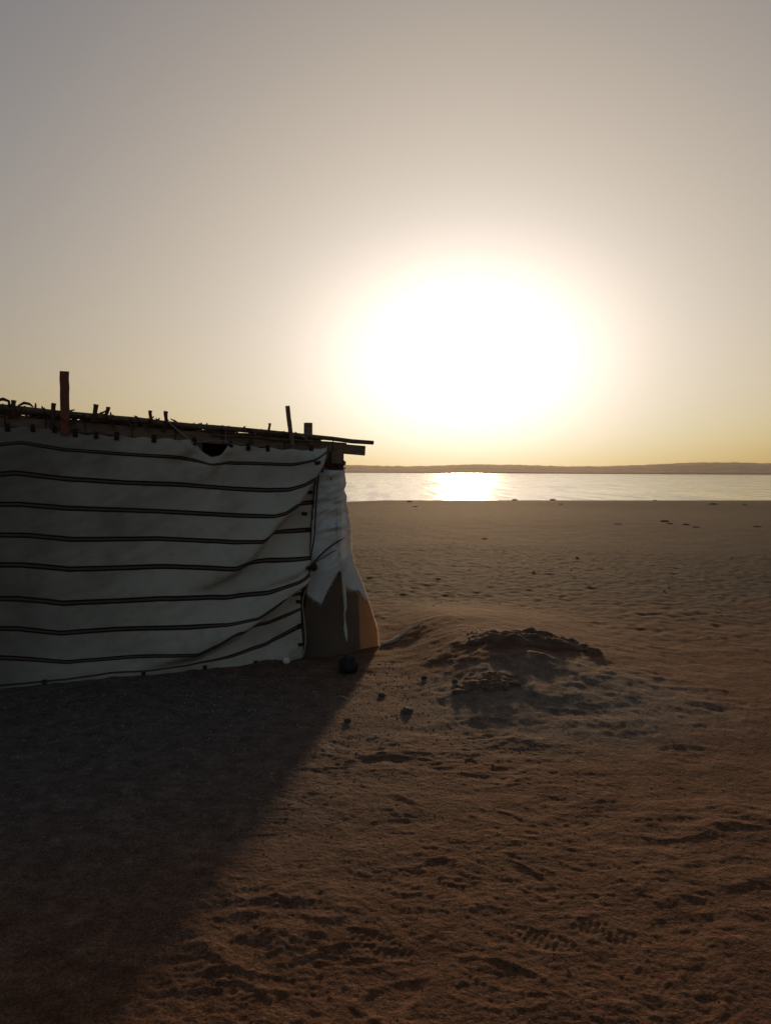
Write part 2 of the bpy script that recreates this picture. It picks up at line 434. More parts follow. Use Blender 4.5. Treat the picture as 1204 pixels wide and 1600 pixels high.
def ground_mesh():
    rr = [0.0, .3, .6, .9, 1.2, 1.4, 1.6, 1.75]
    while rr[-1] < 4.6: rr.append(rr[-1] * 1.0026)
    while rr[-1] < 75: rr.append(rr[-1] * 1.0050)
    while rr[-1] < 2500: rr.append(rr[-1] * 1.09)
    rr = np.array(rr); rr[0] = .02
    th = np.concatenate([np.arange(-41, 41, .105), np.arange(41, 319, 3.0)])
    th = np.radians(90 - th)
    X = (rr[:, None] * np.cos(th)[None]).ravel(); Y = (rr[:, None] * np.sin(th)[None]).ravel()
    Z = np.empty_like(X)
    for k in range(0, len(X), 200000):
        Z[k:k + 200000] = ground_h(X[k:k + 200000], Y[k:k + 200000])
    nearm = np.nonzero((np.hypot(X, Y) < 30) & (Y > 0))[0]
    Z[nearm] = apply_prints(X[nearm], Y[nearm], Z[nearm])
    q = grid_quads(len(rr), len(th), True)[:, ::1]
    return mesh_np('ground', np.stack([X, Y, Z], 1), q[:, ::-1])
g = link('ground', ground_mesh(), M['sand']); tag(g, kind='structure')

def gh(x, y):
    return float(ground_h(np.array([float(x)]), np.array([float(y)]))[0])

# lake
def lake_mesh():
    rr = [34.0, 38.0, 42.0, 46.0]
    while rr[-1] < 420: rr.append(rr[-1] * 1.0056)
    while rr[-1] < 1500: rr.append(rr[-1] * 1.08)
    rr = np.array(rr); th = np.concatenate([np.arange(-86, -33, 3.0), np.arange(-33, 33, .12), np.arange(33, 86.1, 3.0)])
    T_, R_ = np.meshgrid(np.radians(th), rr); X = (R_ * np.sin(T_)).ravel(); Y = (R_ * np.cos(T_)).ravel()
    fade = (1 - smooth(260, 420, R_)) * smooth(33, 30, np.abs(np.degrees(T_))); fade = fade.ravel()
    calm = .55 + .6 * smooth(-.25, .3, pnoise(X * .03, Y * .05, 131))
    wx = X + 1.2 * pnoise(X * .2, Y * .2, 135)
    Z = WATER_Z + fade * calm * (.022 * pnoise(wx * .38, Y * .75, 132) + .013 * pnoise(wx * .9, Y * 1.5, 133) * (1 - smooth(120, 260, R_)).ravel())
    return mesh_np('lake', np.stack([X, Y, Z], 1), grid_quads(len(rr), len(th))[:, ::-1])
tag(link('lake', lake_mesh(), M['water']), kind='structure')

# low hills on the far shore
def hills_mesh():
    az = np.radians(np.arange(-85, 85.01, .12)); nr = 26
    tgt_az = np.degrees(np.arctan((np.array([537, 634, 747, 815, 889, 946, 1003, 1088, 1145, 1204]) - 602) / 1204))
    hgt = np.array([9.6, 8.0, 11.2, 10.4, 8.6, 9.2, 10.8, 14.4, 14.2, 13.0])
    prof = np.interp(np.degrees(az), np.concatenate([[-85, -50, -25], tgt_az, [45, 70, 85]]), np.concatenate([[10, 14, 11], hgt, [12, 15, 10]]))
    prof = prof * 1.22 + 1.1 * pnoise(np.degrees(az) * .8, az * 0, 71) + .7 * pnoise(np.degrees(az) * 2.7, az * 0, 72) + .35 * pnoise(np.degrees(az) * 7, az * 0, 73)
    rad = 1040 + 420 * np.linspace(0, 1, nr) ** 1.3
    f = np.interp(np.linspace(0, 1, nr), [0, .06, .2, .45, .62, .8, 1], [-.12, .05, .22, .72, 1.0, .7, -.12])
    R, A = np.meshgrid(rad, az, indexing='ij')
    Z = f[:, None] * prof[None] + .9 * pnoise(A * 90, R * .02, 75) * np.clip(f, 0, 1)[:, None]
    Z[0] = -2; Z[-1] = -2
    co = np.stack([(R * np.sin(A)).ravel(), (R * np.cos(A)).ravel(), Z.ravel()], 1)
    return mesh_np('hills', co, grid_quads(nr, len(az))[:, ::-1])
tag(link('hills', hills_mesh(), M['hill']), kind='structure')

# warm dusty air
hz = MB(); X0 = 2700
hz.add([(x, y, z) for z in (-4, 22) for (x, y) in ((-X0, -X0), (X0, -X0), (X0, X0), (-X0, X0))],
       [(3, 2, 1, 0), (4, 5, 6, 7), (0, 1, 5, 4), (1, 2, 6, 5), (2, 3, 7, 6), (3, 0, 4, 7)])
hm, ht, hout = new_mat('haze_air')
pv = node(ht, 'ShaderNodeVolumePrincipled'); pv.inputs['Density'].default_value = .00013
pv.inputs['Color'].default_value = (.93, .88, .80, 1); pv.inputs['Anisotropy'].default_value = .55
ht.links.new(pv.outputs[0], hout.inputs['Volume'])
tag(hz.build('haze', hm), kind='stuff')

# ------------------------------------------------------------------ the hut
A0 = Vector((-2.802, 5.538, 0)); U = Vector((.92188, .38747, 0)); N = Vector((.38747, -.92188, 0))
def W(s, d, z): return A0 + U * s + N * d + Vector((0, 0, z))
HUT = Vector((-1.6, 6.2, 0))
hut = bpy.data.objects.new('desert_hut', None); COL.objects.link(hut); hut.location = HUT
hut.empty_display_size = .3
tag(hut, 'low hut of striped canvas on timber posts with brushwood roof', 'hut')
def HB(): return MB(HUT)

# stripe lines of the canvas: distance along the wall and height, top hem 0 ... bottom hem 10
CUR = {
 0: [(0.038, 1.9), (0.289, 1.907), (0.527, 1.87), (0.819, 1.857), (1.103, 1.844), (1.34, 1.834), (1.414, 1.815), (1.478, 1.741), (1.538, 1.696), (1.614, 1.727), (1.681, 1.81), (1.82, 1.797), (1.978, 1.784), (2.166, 1.771), (2.331, 1.768), (2.488, 1.797)],
 1: [(0.035, 1.778), (0.169, 1.798), (0.459, 1.751), (0.905, 1.721), (1.29, 1.703), (1.422, 1.676), (1.537, 1.645), (1.649, 1.662), (1.856, 1.66), (2.182, 1.65), (2.342, 1.685), (2.488, 1.765)],
 2: [(0.031, 1.565), (0.135, 1.575), (0.456, 1.533), (0.902, 1.502), (1.288, 1.488), (1.689, 1.454), (1.966, 1.439), (2.138, 1.444), (2.264, 1.486), (2.331, 1.528), (2.403, 1.56)],
 3: [(0.027, 1.35), (0.152, 1.349), (0.47, 1.314), (1.135, 1.28), (1.76, 1.236), (2.018, 1.229), (2.11, 1.253), (2.192, 1.316), (2.369, 1.335)],
 4: [(0.022, 1.129), (0.196, 1.122), (0.501, 1.08), (1.133, 1.067), (1.712, 1.024), (1.932, 1.028), (2.021, 1.091), (2.352, 1.104)],
 5: [(0.018, 0.913), (0.156, 0.907), (0.48, 0.857), (1.131, 0.85), (1.71, 0.812), (1.799, 0.847), (1.974, 0.866), (2.33, 0.873)],
 6: [(0.013, 0.666), (0.135, 0.659), (0.439, 0.6), (1.128, 0.599), (1.647, 0.578), (1.973, 0.613), (2.178, 0.681), (2.33, 0.74)],
 7: [(0.009, 0.447), (0.131, 0.437), (0.417, 0.377), (0.831, 0.379), (1.331, 0.362), (1.645, 0.37), (1.885, 0.411), (2.0, 0.493), (2.086, 0.552), (2.274, 0.562)],
 8: [(0.005, 0.231), (0.179, 0.208), (0.451, 0.156), (0.885, 0.158), (1.409, 0.144), (1.578, 0.224), (1.709, 0.302), (1.994, 0.336), (2.274, 0.438)],
 9: [(0.0, 0.03), (0.449, 0.03), (0.767, 0.052), (1.002, 0.040), (1.328, 0.05), (1.664, 0.088), (1.971, 0.17), (2.273, 0.308)],
 10: [(-0.0, -0.009), (0.298, -0.022), (0.887, -0.025), (1.474, -0.022), (1.89, -0.01), (2.189, -0.0), (2.284, 0.03)]}
S_LEFT = -1.9
SR = [2.49, 2.488, 2.41, 2.38, 2.36, 2.335, 2.33, 2.28, 2.274, 2.273, 2.284]
FOLDS = [(.20, [(2.47, 1.78), (2.33, 1.53), (2.19, 1.31), (2.02, 1.15), (1.87, .96), (1.74, .82), (1.52, .71), (1.30, .68)]),
         (.20, [(2.36, .745), (2.10, .57), (1.90, .41), (1.68, .27), (1.42, .16), (1.0, .09)]),
         (.07, [(2.36, .86), (2.10, .75), (1.85, .66), (1.6, .62)]),
         (.045, [(1.70, 1.79), (1.60, 1.70), (1.48, 1.56), (1.30, 1.50)]),
         (.04, [(1.40, 1.80), (1.30, 1.74), (1.05, 1.70)])]

def fold_d(s, z):
    tot = np.zeros_like(s)
    for h, pl in FOLDS:
        pl = np.array(pl); seg = np.linalg.norm(np.diff(pl, axis=0), axis=1); cum = np.concatenate([[0], np.cumsum(seg)]); T = cum[-1]
        best = np.full(s.shape, 9.0); sg = np.zeros_like(s); al = np.zeros_like(s)
        for k in range(len(pl) - 1):
            a = pl[k]; dv = pl[k + 1] - a; L = seg[k]; dv = dv / L
            t = np.clip((s - a[0]) * dv[0] + (z - a[1]) * dv[1], 0, L)
            qx = s - a[0] - t * dv[0]; qz = z - a[1] - t * dv[1]; q = np.hypot(qx, qz)
            cr = dv[0] * (z - a[1]) - dv[1] * (s - a[0])      # >0 : right / below (the line runs down-left)
            m = q < best; best = np.where(m, q, best); sg = np.where(m, np.sign(cr), sg); al = np.where(m, (cum[k] + t) / T, al)
        q = best * sg
        amp = h * (1 - al ** 1.5) * smooth(-.02, .12, al + .02)
        up = np.exp(-(q / .20) ** 2)
        dn = 1.25 * (1 - smooth(0, .075, q)) - .25 * np.exp(-(q / .25) ** 2)
        tot += amp * np.where(q <= 0, up, dn)
    return tot

def canvas_depth(s, z):
    d = fold_d(s, z)
    d = d + .018 * np.exp(-((s - .12) / .14) ** 2) * smooth(.0, .5, z) - .012 * np.exp(-((s - .46) / .2) ** 2)
    d = d + .030 * fbm(s * 1.3 + z * .8, z * 1.1, 81, 3) + .012 * pnoise((s + .8 * z) * 2.2, (z - .8 * s) * 7, 82) * smooth(.2, 1.6, s) \
        + .0045 * pnoise((s + .6 * z) * 4, (z - .6 * s) * 17, 83)
    d = d + .020 * np.abs(pnoise((s + .9 * z) * 2.6, (z - .9 * s) * 4.5, 85)) * smooth(.9, 2.0, s) + .010 * np.abs(pnoise(s * 1.1, z * 9 - s * 2, 86)) - .003 * np.exp(-((s - 1.27) / .008) ** 2)
    d = d - .05 * np.exp(-((s - 1.54) / .12) ** 2) * smooth(1.62, 1.74, z)
    d = d + .05 * smooth(.25, 0, z) * (.6 + .8 * pnoise(s * 2.5, z, 84))
    return d

def canvas_mesh():
    sub = 16; ns = 320; vv = np.linspace(0, 10, 10 * sub + 1)
    t = np.linspace(0, 1, ns); rows = []
    zs_int = []
    sgrid = np.linspace(S_LEFT, 2.5, 700)
    for k in range(11):
        c = np.array(CUR[k]); zc = np.interp(sgrid, c[:, 0], c[:, 1])
        zc = zc - np.minimum(sgrid, 0) * .055 * (c[0, 1] / 1.9)
        ker = np.hanning(13 if k else 7); zc = np.convolve(np.pad(zc, 10, mode='edge'), ker / ker.sum(), 'same')[10:-10]
        zs_int.append(zc)
    zs_int = np.array(zs_int)
    co = []; uv = []
    for v in vv:
        k = min(int(v), 9); f = v - k
        sr = np.interp(v, range(11), SR); s = S_LEFT + (sr - S_LEFT) * t
        p = [np.interp(s, sgrid, zs_int[min(max(k + o, 0), 10)]) for o in (-1, 0, 1, 2)]
        a, b, c, d_ = p
        z = b + .5 * f * (c - a + f * (2 * a - 5 * b + 4 * c - d_ + f * (3 * (b - c) + d_ - a))) if 0 < k < 9 else b + f * (c - b)
        if v < 1: z = z + .006 * np.sin(s * 2 * PI / .165) * (1 - v)
        d = canvas_depth(s, z)
        co.append(np.stack([A0.x + U.x * s + N.x * d - HUT.x, A0.y + U.y * s + N.y * d - HUT.y, z], 1)); uv.append(np.stack([s, np.full_like(s, v)], 1))
    co = np.concatenate(co); uv = np.concatenate(uv)
    return mesh_np('canvas_wall', co, grid_quads(len(vv), ns), uv)
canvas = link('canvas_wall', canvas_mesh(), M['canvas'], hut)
sol = canvas.modifiers.new('thick', 'SOLIDIFY'); sol.thickness = .003
canvas['label'] = 'front wall of grey-white canvas with dark double stripes'

# webbing tabs round the hem of the canvas
def tab_mesh(wd, ht):
    b = MB(); seg = 5; vs = []
    for i in range(seg + 1):
        z = -ht / 2 + ht * i / seg; bow = .010 * math.sin(PI * i / seg)
        for (x, y) in ((-wd / 2, 0), (wd / 2, 0), (wd / 2, .006), (-wd / 2, .006)): vs.append((x * (1 + .12 * math.sin(3 * i)), y + bow, z))
    fs = [(i * 4 + j, i * 4 + (j + 1) % 4, i * 4 + 4 + (j + 1) % 4, i * 4 + 4 + j) for i in range(seg) for j in range(4)] + [(3, 2, 1, 0), tuple(seg * 4 + j for j in range(4))]
    b.add(vs, fs); me = b.mesh('tab'); me.materials.append(M['tab']); return me
TAB = tab_mesh(.034, .062)
def cd(s, z): return float(canvas_depth(np.array([s]), np.array([z]))[0])
def put_tab(s, z, rot=0.0, sc_=1.0):
    o = link('tab', TAB, None, canvas); o.location = W(s, cd(s, z) + .004, z) - HUT
    o.rotation_euler = (0, rot, math.atan2(U.y, U.x) + PI); o.scale = (sc_, 1, sc_)
for (s, z) in [(-1.6, 1.985), (-1.42, 1.97), (-1.2, 1.965), (-.98, 1.95), (-.75, 1.94), (-.52, 1.93), (-.3, 1.92), (-.1, 1.91), (.09, 1.90), (.255, 1.90), (.40, 1.895), (.54, 1.872), (.685, 1.86), (.83, 1.856), (1.10, 1.842),
               (1.40, 1.825), (1.69, 1.806), (1.83, 1.792), (1.99, 1.78), (2.33, 1.775)]:
    put_tab(s, z, random.uniform(-.1, .1), random.uniform(.8, 1.1))
for (s, z) in [(2.36, 1.665), (2.405, 1.60), (2.36, 1.42), (2.345, 1.105), (2.31, 1.24), (2.29, .80), (2.265, .50), (2.265, .30), (2.262, .15)]:
    put_tab(s, z, PI / 2 + random.uniform(-.2, .2), .8)
for (s, z) in [(.30, .02), (-.35, .03), (1.0, .012), (1.47, .014), (1.88, .02)]:
    put_tab(s, z, random.uniform(-.2, .2), .9)

# edge cord running down the end of the canvas, knots and ties
def rope(name, pts, r, mat='rope', parent=None, sub=6, jit=.06, sag=0):
    P = [Vector(p) for p in pts]; out = []
    for i in range(len(P) - 1):
        p0, p1, p2, p3 = P[max(i - 1, 0)], P[i], P[i + 1], P[min(i + 2, len(P) - 1)]
        for k in range(sub):
            f = k / sub
            out.append(.5 * (2 * p1 + (p2 - p0) * f + (2 * p0 - 5 * p1 + 4 * p2 - p3) * f * f + (3 * p1 - p0 - 3 * p2 + p3) * f ** 3))
    out.append(P[-1])
    b = HB(); b.tube(out, r, 6, True, jit); return b.build(name, M[mat], parent or hut, True)
rope('rope', [W(2.50, .03, 1.79), W(2.43, .035, 1.62), W(2.405, .04, 1.45), W(2.39, .04, 1.25), W(2.375, .05, 1.05), W(2.34, .055, .86), W(2.33, .06, .75)], .0065, 'rope', canvas)
rope('rope', [W(2.32, .06, .66), W(2.275, .05, .52), W(2.285, .05, .36), W(2.30, .05, .2), W(2.28, .05, .06)], .006, 'palerope', canvas)

def lump(name, p, r, mat, parent, sq=(1, 1, 1), seed=1, amp=.25, off=HUT, n=12):
    vs = []; th = np.linspace(0, PI, n); ph = np.linspace(0, 2 * PI, 2 * n, endpoint=False)
    T, Pp = np.meshgrid(th, ph, indexing='ij')
    d = np.stack([np.sin(T) * np.cos(Pp), np.sin(T) * np.sin(Pp), np.cos(T)], -1)
    rad = 1 + amp * fbm(d[..., 0] * 1.7 + d[..., 2] * 1.3 + seed * 3.1, d[..., 1] * 1.7 - d[..., 2] * 1.1 + seed, seed, 3)
    co = (d * rad[..., None] * np.array(sq) * r).reshape(-1, 3) + np.array(Vector(p) - Vector(off))
    me = mesh_np(name, co, grid_quads(n, 2 * n, True)); return link(name, me, mat, parent)
lump('knot', W(2.365, .07, .80), .030, M['rope'], canvas, (1, .8, 1.2), 3)
lump('knot', W(2.30, .065, .70), .024, M['rope'], canvas, (1, .8, 1.4), 5)

# ---- corner cloths: surface described by image-independent sections (metres), written as rows top to bottom
# each row: height z, then (x, y) of left edge, corner fold and free rim
def sect(z):
    """plan of the corner skirt at height z: left edge, corner, rim"""
    zz = [0.0, .06, .16, .32, .50, .62, .80, .97, 1.10, 1.25, 1.36, 1.44, 1.50, 1.56, 1.62]
    lx = [-.735, -.73, -.72, -.70, -.67, -.655, -.635, -.625, -.62, -.605, -.595, -.59, -.585, -.575, -.555]
    rx = [-.068, -.066, -.074, -.124, -.180, -.225, -.292, -.312, -.306, -.330, -.342, -.360, -.340, -.360, -.350]
    ry = [6.97, 6.97, 6.965, 6.95, 6.93, 6.90, 6.84, 6.78, 6.76, 6.75, 6.74, 6.74, 6.74, 6.74, 6.74]
    L = np.array([np.interp(z, zz, lx), 6.50]); R = np.array([np.interp(z, zz, rx), np.interp(z, zz, ry)])
    C = np.array([min(-.338, R[0] - .012), 6.625])
    return L, C, R
def skirt(w_, z, off):
    L, C, R = sect(z)
    wc = np.linalg.norm(C - L); wr = np.linalg.norm(R - C); c = wc / (wc + wr)
    p = L + (C - L) * (w_ / c) if w_ < c else C + (R - C) * ((w_ - c) / (1 - c))
    # round the corner over the post, billow between supports, creases
    k = math.exp(-((w_ - c) / .10) ** 2) * .02
    bil = .030 * math.sin(PI * min(w_ / c, 1)) if w_ < c else -.03 * math.sin(PI * (w_ - c) / (1 - c)) * smooth(.9, .3, z)
    return np.array([p[0], p[1] - bil + k - off, z]), c

def w_at(x, z):
    L, C, R = sect(z); wc = np.linalg.norm(C - L); wr = np.linalg.norm(R - C); c = wc / (wc + wr)
    return c * (x - L[0]) / (C[0] - L[0]) if x < C[0] else c + (1 - c) * (x - C[0]) / (R[0] - C[0])

def white_mesh():
    # torn lower edge (x, z)
    edge = [(-.69, .545), (-.665, .555), (-.645, .535), (-.625, .53), (-.60, .505), (-.575, .49), (-.553, .47), (-.545, .463), (-.525, .50), (-.505, .555), (-.48, .60), (-.455, .65), (-.43, .69), (-.405, .735), (-.385, .76),
            (-.372, .70), (-.352, .63), (-.33, .585), (-.30, .56), (-.27, .545), (-.235, .535), (-.215, .50), (-.19, .455), (-.165, .43), (-.15, .415), (-.12, .40)]
    ew = [min(max(w_at(x, z), 0), 1) for x, z in edge]; ew[0] = 0; ew[-1] = 1; ez = [z for x, z in edge]
    nw, nr = 90, 110; co = np.zeros((nr, nw, 3))
    for j in range(nw):
        w_ = j / (nw - 1); zb = np.interp(w_, ew, ez) + .006 * math.sin(w_ * 190) + random.uniform(-.004, .004)
        for i in range(nr):
            f = i / (nr - 1); z = 1.615 + (zb - 1.615) * f
            p, c = skirt(w_, z, .016); co[i, j] = p
    # creases: horizontal sags while gathered on the post, diagonal pulls from the knot
    Wg = np.linspace(0, 1, nw)[None].repeat(nr, 0); Z = co[..., 2]
    up = smooth(.95, 1.1, Z)
    sagw = Z + .10 * (Wg - .5) ** 2 - .09 * Wg
    cre = .060 * np.abs(pnoise(Wg * 1.3, sagw * 9, 91)) + .034 * np.abs(pnoise(Wg * 2.2 + 3, sagw * 19, 92)) + .012 * pnoise(Wg * 3, sagw * 30, 96)
    dia = .07 * np.abs(pnoise((Wg * .5 - Z) * 5, (Z + .5 * Wg) * 1.5, 93)) + .03 * np.abs(pnoise((Wg * .5 - Z) * 13, (Z + .5 * Wg) * 3, 94))
    low = smooth(.55, .75, Z)
    co[..., 1] -= up * cre * 1.5 + (1 - up) * dia * (.35 + .65 * low)
    co[..., 0] += up * .012 * pnoise(Wg * 2, Z * 17, 95) * smooth(.6, 1, Wg)
    co[..., 2] -= .012 * np.abs(np.sin(Wg * PI)) * up * smooth(1.5, 1.6, Z)
    co -= np.array(HUT)
    return mesh_np('corner_cloth', co.reshape(-1, 3), grid_quads(nr, nw))
cc = link('corner_cloth', white_mesh(), M['white'], hut); cc['label'] = 'torn white cloth tied round the corner post'
cc.modifiers.new('thick', 'SOLIDIFY').thickness = .004

def burlap_mesh():
    nw, nr = 80, 70; co = np.zeros((nr, nw, 3))
    for i in range(nr):
        z = .86 - .885 * i / (nr - 1)
        for j in range(nw):
            w_ = j / (nw - 1); p, c = skirt(w_, max(z, 0) if z < 0 else z, 0.0); p[2] = z; co[i, j] = p
    Wg = np.linspace(0, 1, nw)[None].repeat(nr, 0); Z = co[..., 2]
    co[..., 1] -= .012 * pnoise(Wg * 4, Z * 3, 97) + .005 * pnoise(Wg * 10, Z * 7, 98)
    co -= np.array(HUT)
    return mesh_np('under_sheet', co.reshape(-1, 3), grid_quads(nr, nw))
ub = link('under_sheet', burlap_mesh(), M['burlap'], hut); ub['label'] = 'brown sacking under the torn white cloth'
ub.modifiers.new('thick', 'SOLIDIFY').thickness = .004

# frayed pale hem rope down the free rim of the corner cloth
rim = []
for z in (1.0, .9, .8, .7, .6, .5, .4, .3, .2, .12, .04, .0):
    p, c = skirt(1.0, z, .0); p[0] += .008; rim.append(p)
rope('hem_cord', rim, .0055, 'fuzz', hut, 5, .3)
fr = HB()
for k in range(60):
    z = random.uniform(.98, 1.32) if k < 44 else random.uniform(.0, .9)
    p, c = skirt(1.0, z, .01); p = Vector(p)
    L = random.uniform(.01, .035)
    q = p + Vector((random.uniform(.2, 1), random.uniform(-.3, .3), random.uniform(-1.2, .3))).normalized() * L
    fr.tube([p - Vector((.006, 0, 0)), p.lerp(q, .5) + Vector((.004, 0, .003)), q], [.0028, .002, .001], 4)
wm = cc.data.vertices
for k in range(70):    # threads hanging from the torn lower edge
    v = wm[(110 - 1) * 90 + random.randrange(90)].co + HUT; L = random.uniform(.008, .03)
    fr.tube([v + Vector((0, -.003, .006)), v + Vector((random.gauss(0, .004), -.005, -L * .5)), v + Vector((random.gauss(0, .008), -.004, -L))], [.0022, .0018, .001], 4)
fo = fr.build('frayed_thread', M['fuzz'], hut); fo['kind'] = 'stuff'

# hanging torn strip
st = HB(); vs = []; prof = [(-.372, .79, .022), (-.366, .70, .030), (-.355, .62, .026), (-.346, .50, .030), (-.340, .42, .026), (-.350, .37, .008), (-.346, .31, .010), (-.342, .24, .028), (-.334, .17, .024), (-.328, .13, .006)]
for i, (x, z, wd) in enumerate(prof):
    tw = .5 * math.sin(i * 1.3)
    for k in (-1, 0, 1): vs.append((x + k * wd / 2 * math.cos(tw), 6.585 + .008 * math.sin(i) + k * wd / 2 * math.sin(tw) - (.004 if k == 0 else 0), z))
st.add(vs, [(i * 3 + j, i * 3 + j + 1, i * 3 + 4 + j, i * 3 + 3 + j) for i in range(len(prof) - 1) for j in (0, 1)])
so = st.build('cloth_strip', M['white'], hut, True); so.modifiers.new('thick', 'SOLIDIFY').thickness = .003

# tie across the white cloth and loop below the post head
rope('rope', [Vector((-.633, 6.49, .80)), Vector((-.60, 6.435, .83)), Vector((-.53, 6.43, .905)), Vector((-.46, 6.475, .965)), Vector((-.40, 6.535, 1.0)), Vector((-.35, 6.60, 1.03))], .0065)
rope('rope', [Vector((-.62, 6.49, .83)), Vector((-.57, 6.435, .845)), Vector((-.50, 6.44, .885)), Vector((-.42, 6.52, .93))], .004)
rope('rope', [Vector((-.555, 6.50, 1.615)), Vector((-.50, 6.515, 1.602)), Vector((-.44, 6.55, 1.612)), Vector((-.38, 6.61, 1.622)), Vector((-.35, 6.70, 1.625))], .007)
rope('rope', [Vector((-.535, 6.49, 1.60)), Vector((-.545, 6.485, 1.56)), Vector((-.52, 6.48, 1.53)), Vector((-.485, 6.485, 1.535)), Vector((-.465, 6.50, 1.57)), Vector((-.455, 6.51, 1.62))], .004)
rope('rope', [Vector((-.50, 6.50, 1.61)), Vector((-.485, 6.485, 1.58)), Vector((-.462, 6.49, 1.545)), Vector((-.455, 6.50, 1.52))], .004)

# posts
def timber(name, p0, p1, wd, ht, side, mat='timber', seg=10, rough=.002, parent=None, ch=.006):
    b = HB(); b.beam(p0, p1, wd, ht, side, seg, rough, ch); return b.build(name, M[mat], parent or hut)
tp = timber('post', W(.47, -.005, 1.86), W(.472, -.005, 2.322), .064, .05, U, 'redwood', 8, .0008, None, .004)
tp['label'] = 'tall red painted post standing above the roof'
timber('post', W(.47, -.085, -.05), W(.47, -.085, 1.98), .06, .06, U)
timber('post', W(2.37, -.11, -.05), W(2.37, -.11, 2.005), .062, .06, U)
timber('post', Vector((-.44, 6.70, -.05)), Vector((-.44, 6.70, 1.80)), .085, .085, U)
for s in (-1.75, -.7, 1.45): timber('post', W(s, -.09, -.05), W(s, -.09, 1.90 - .055 * s), .06, .06, U)
for s in (-1.75, .3, 2.3): timber('post', W(s, -2.75, -.05), W(s, -2.75, 1.85), .07, .07, U)
# block and sacking wrapped round the corner post head
timber('post_head', Vector((-.463, 6.545, 1.715)), Vector((-.375, 6.582, 1.713)), .05, .105, (0, 1, 0), 'timber', 4)
lump('sacking_wrap', (-.435, 6.64, 1.665), .085, M['sack'], hut, (1.0, .7, .62), 9, .5, HUT, 20)

# roof: front beam, long poles, cross poles, mat
def rz(s): return 1.950 - .0615 * s           # centre line of front beam
def pz(s): return 2.047 - .0690 * s           # centre line of front pole
timber('roof_beam', W(S_LEFT - .1, -.05, rz(S_LEFT - .1)), W(2.86, -.05, rz(2.86)), .045, .083, N, 'timber', 26, .0016)
def pole(name, p0, p1, r0, r1, mat='stick', seg=14, bend=.008, n=9):
    p0 = Vector(p0); p1 = Vector(p1); b = HB()
    pts = [p0.lerp(p1, i / seg) + Vector((random.gauss(0, bend), random.gauss(0, bend), random.gauss(0, bend))) * (0 if i in (0, seg) else 1) for i in range(seg + 1)]
    b.tube(pts, [r0 + (r1 - r0) * i / seg for i in range(seg + 1)], n, True, .07); return b.build(name, M[mat], hut, True)
pole('roof_pole', W(S_LEFT - .2, -.03, pz(S_LEFT - .2)), W(2.93, -.02, pz(2.93)), .030, .018, 'stick', 26, .0035)
pole('roof_pole', W(S_LEFT - .2, -.10, pz(S_LEFT - .2) - .03), W(1.15, -.11, pz(1.15) - .018), .015, .011, 'stick', 20, .005)
pole('roof_pole', W(1.25, -.08, pz(1.25) - .06), W(2.70, -.07, pz(2.70) - .03), .012, .010, 'stick', 14, .005)
pole('roof_pole', W(1.55, .0, 1.885), W(2.46, .01, 1.842), .009, .008, 'stick', 14, .004)
for s in np.arange(-1.7, 2.6, .42):
    pole('roof_pole', W(s, -.14, pz(s) - .055), W(s + random.uniform(-.1, .1), -2.95, 1.92 - .03 * s), .018, .014, 'stick', 8, .006)
timber('roof_beam', W(S_LEFT - .1, -2.75, 1.98), W(2.6, -2.75, 1.80), .05, .08, N, 'timber', 12)
# mat of reeds lying on the cross poles
def mat_mesh():
    ns, nd = 120, 60; s = np.linspace(S_LEFT - .05, 2.55, ns); d = np.linspace(-.13, -2.9, nd)
    D, S = np.meshgrid(d, s, indexing='ij')
    fr_ = (D + .13) / -2.77
    Z = (2.047 - .069 * S - .036) * (1 - fr_) + (1.945 - .03 * S) * fr_ + .010 * pnoise(S * 12, D * 1.5, 101) + .012 * pnoise(S * 2, D * 2, 102)
    Z = Z + .004 * np.sin(S * 2 * PI / .03)
    co = np.stack([A0.x + U.x * S + N.x * D - HUT.x, A0.y + U.y * S + N.y * D - HUT.y, Z], -1).reshape(-1, 3)
    return mesh_np('roof_mat', co, grid_quads(nd, ns))
rm = link('roof_mat', mat_mesh(), M['mat'], hut); rm.modifiers.new('thick', 'SOLIDIFY').thickness = .012

# upright stick ends along the eave, with their leaning one
for (s, z0, z1, lean, r) in [(.395, 1.90, 2.087, .012, .012), (.686, 1.95, 2.089, .02, .013), (.771, 1.96, 2.073, .03, .011), (1.075, 1.93, 2.056, -.02, .010), (1.192, 1.93, 2.055, -.005, .011), (2.012, 1.87, 1.985, .02, .008),
                            (.13, 1.97, 2.098, .01, .012), (-.35, 1.98, 2.16, .02, .011), (-.8, 2.0, 2.18, -.03, .012), (-1.3, 2.02, 2.22, .03, .012)]:
    b = HB(); b.tube([W(s - lean, .006, z0), W(s - lean * .4, .004, (z0 + z1) / 2), W(s, 0, z1 - .02), W(s + .003, 0, z1)], [r * 1.4, r * 1.25, r * 1.35, r * 1.6], 7, True, .12)
    b.build('roof_stick', M['brush'], hut, True)
timber('roof_stick', W(2.205, .012, 1.76), W(2.160, .0, 2.132), .036, .016, U, 'timber', 8, .0012, None, .003)
timber('roof_stick', W(2.21, .03, 1.745), W(2.19, .035, 1.90), .030, .006, U, 'timber', 6, .002, None, .002)
timber('roof_stick', W(2.40, .0, 1.80), W(2.27, .004, 1.90), .018, .008, U, 'timber', 5, .002, None, .002)
b = HB(); b.tube([W(.00, .0, 2.06), W(.03, .005, 2.095), W(.065, .0, 2.105), W(.10, .0, 2.09), W(.105, .0, 2.05)], [.010, .012, .012, .011, .009], 7, True, .15); b.build('roof_stick', M['brush'], hut, True)
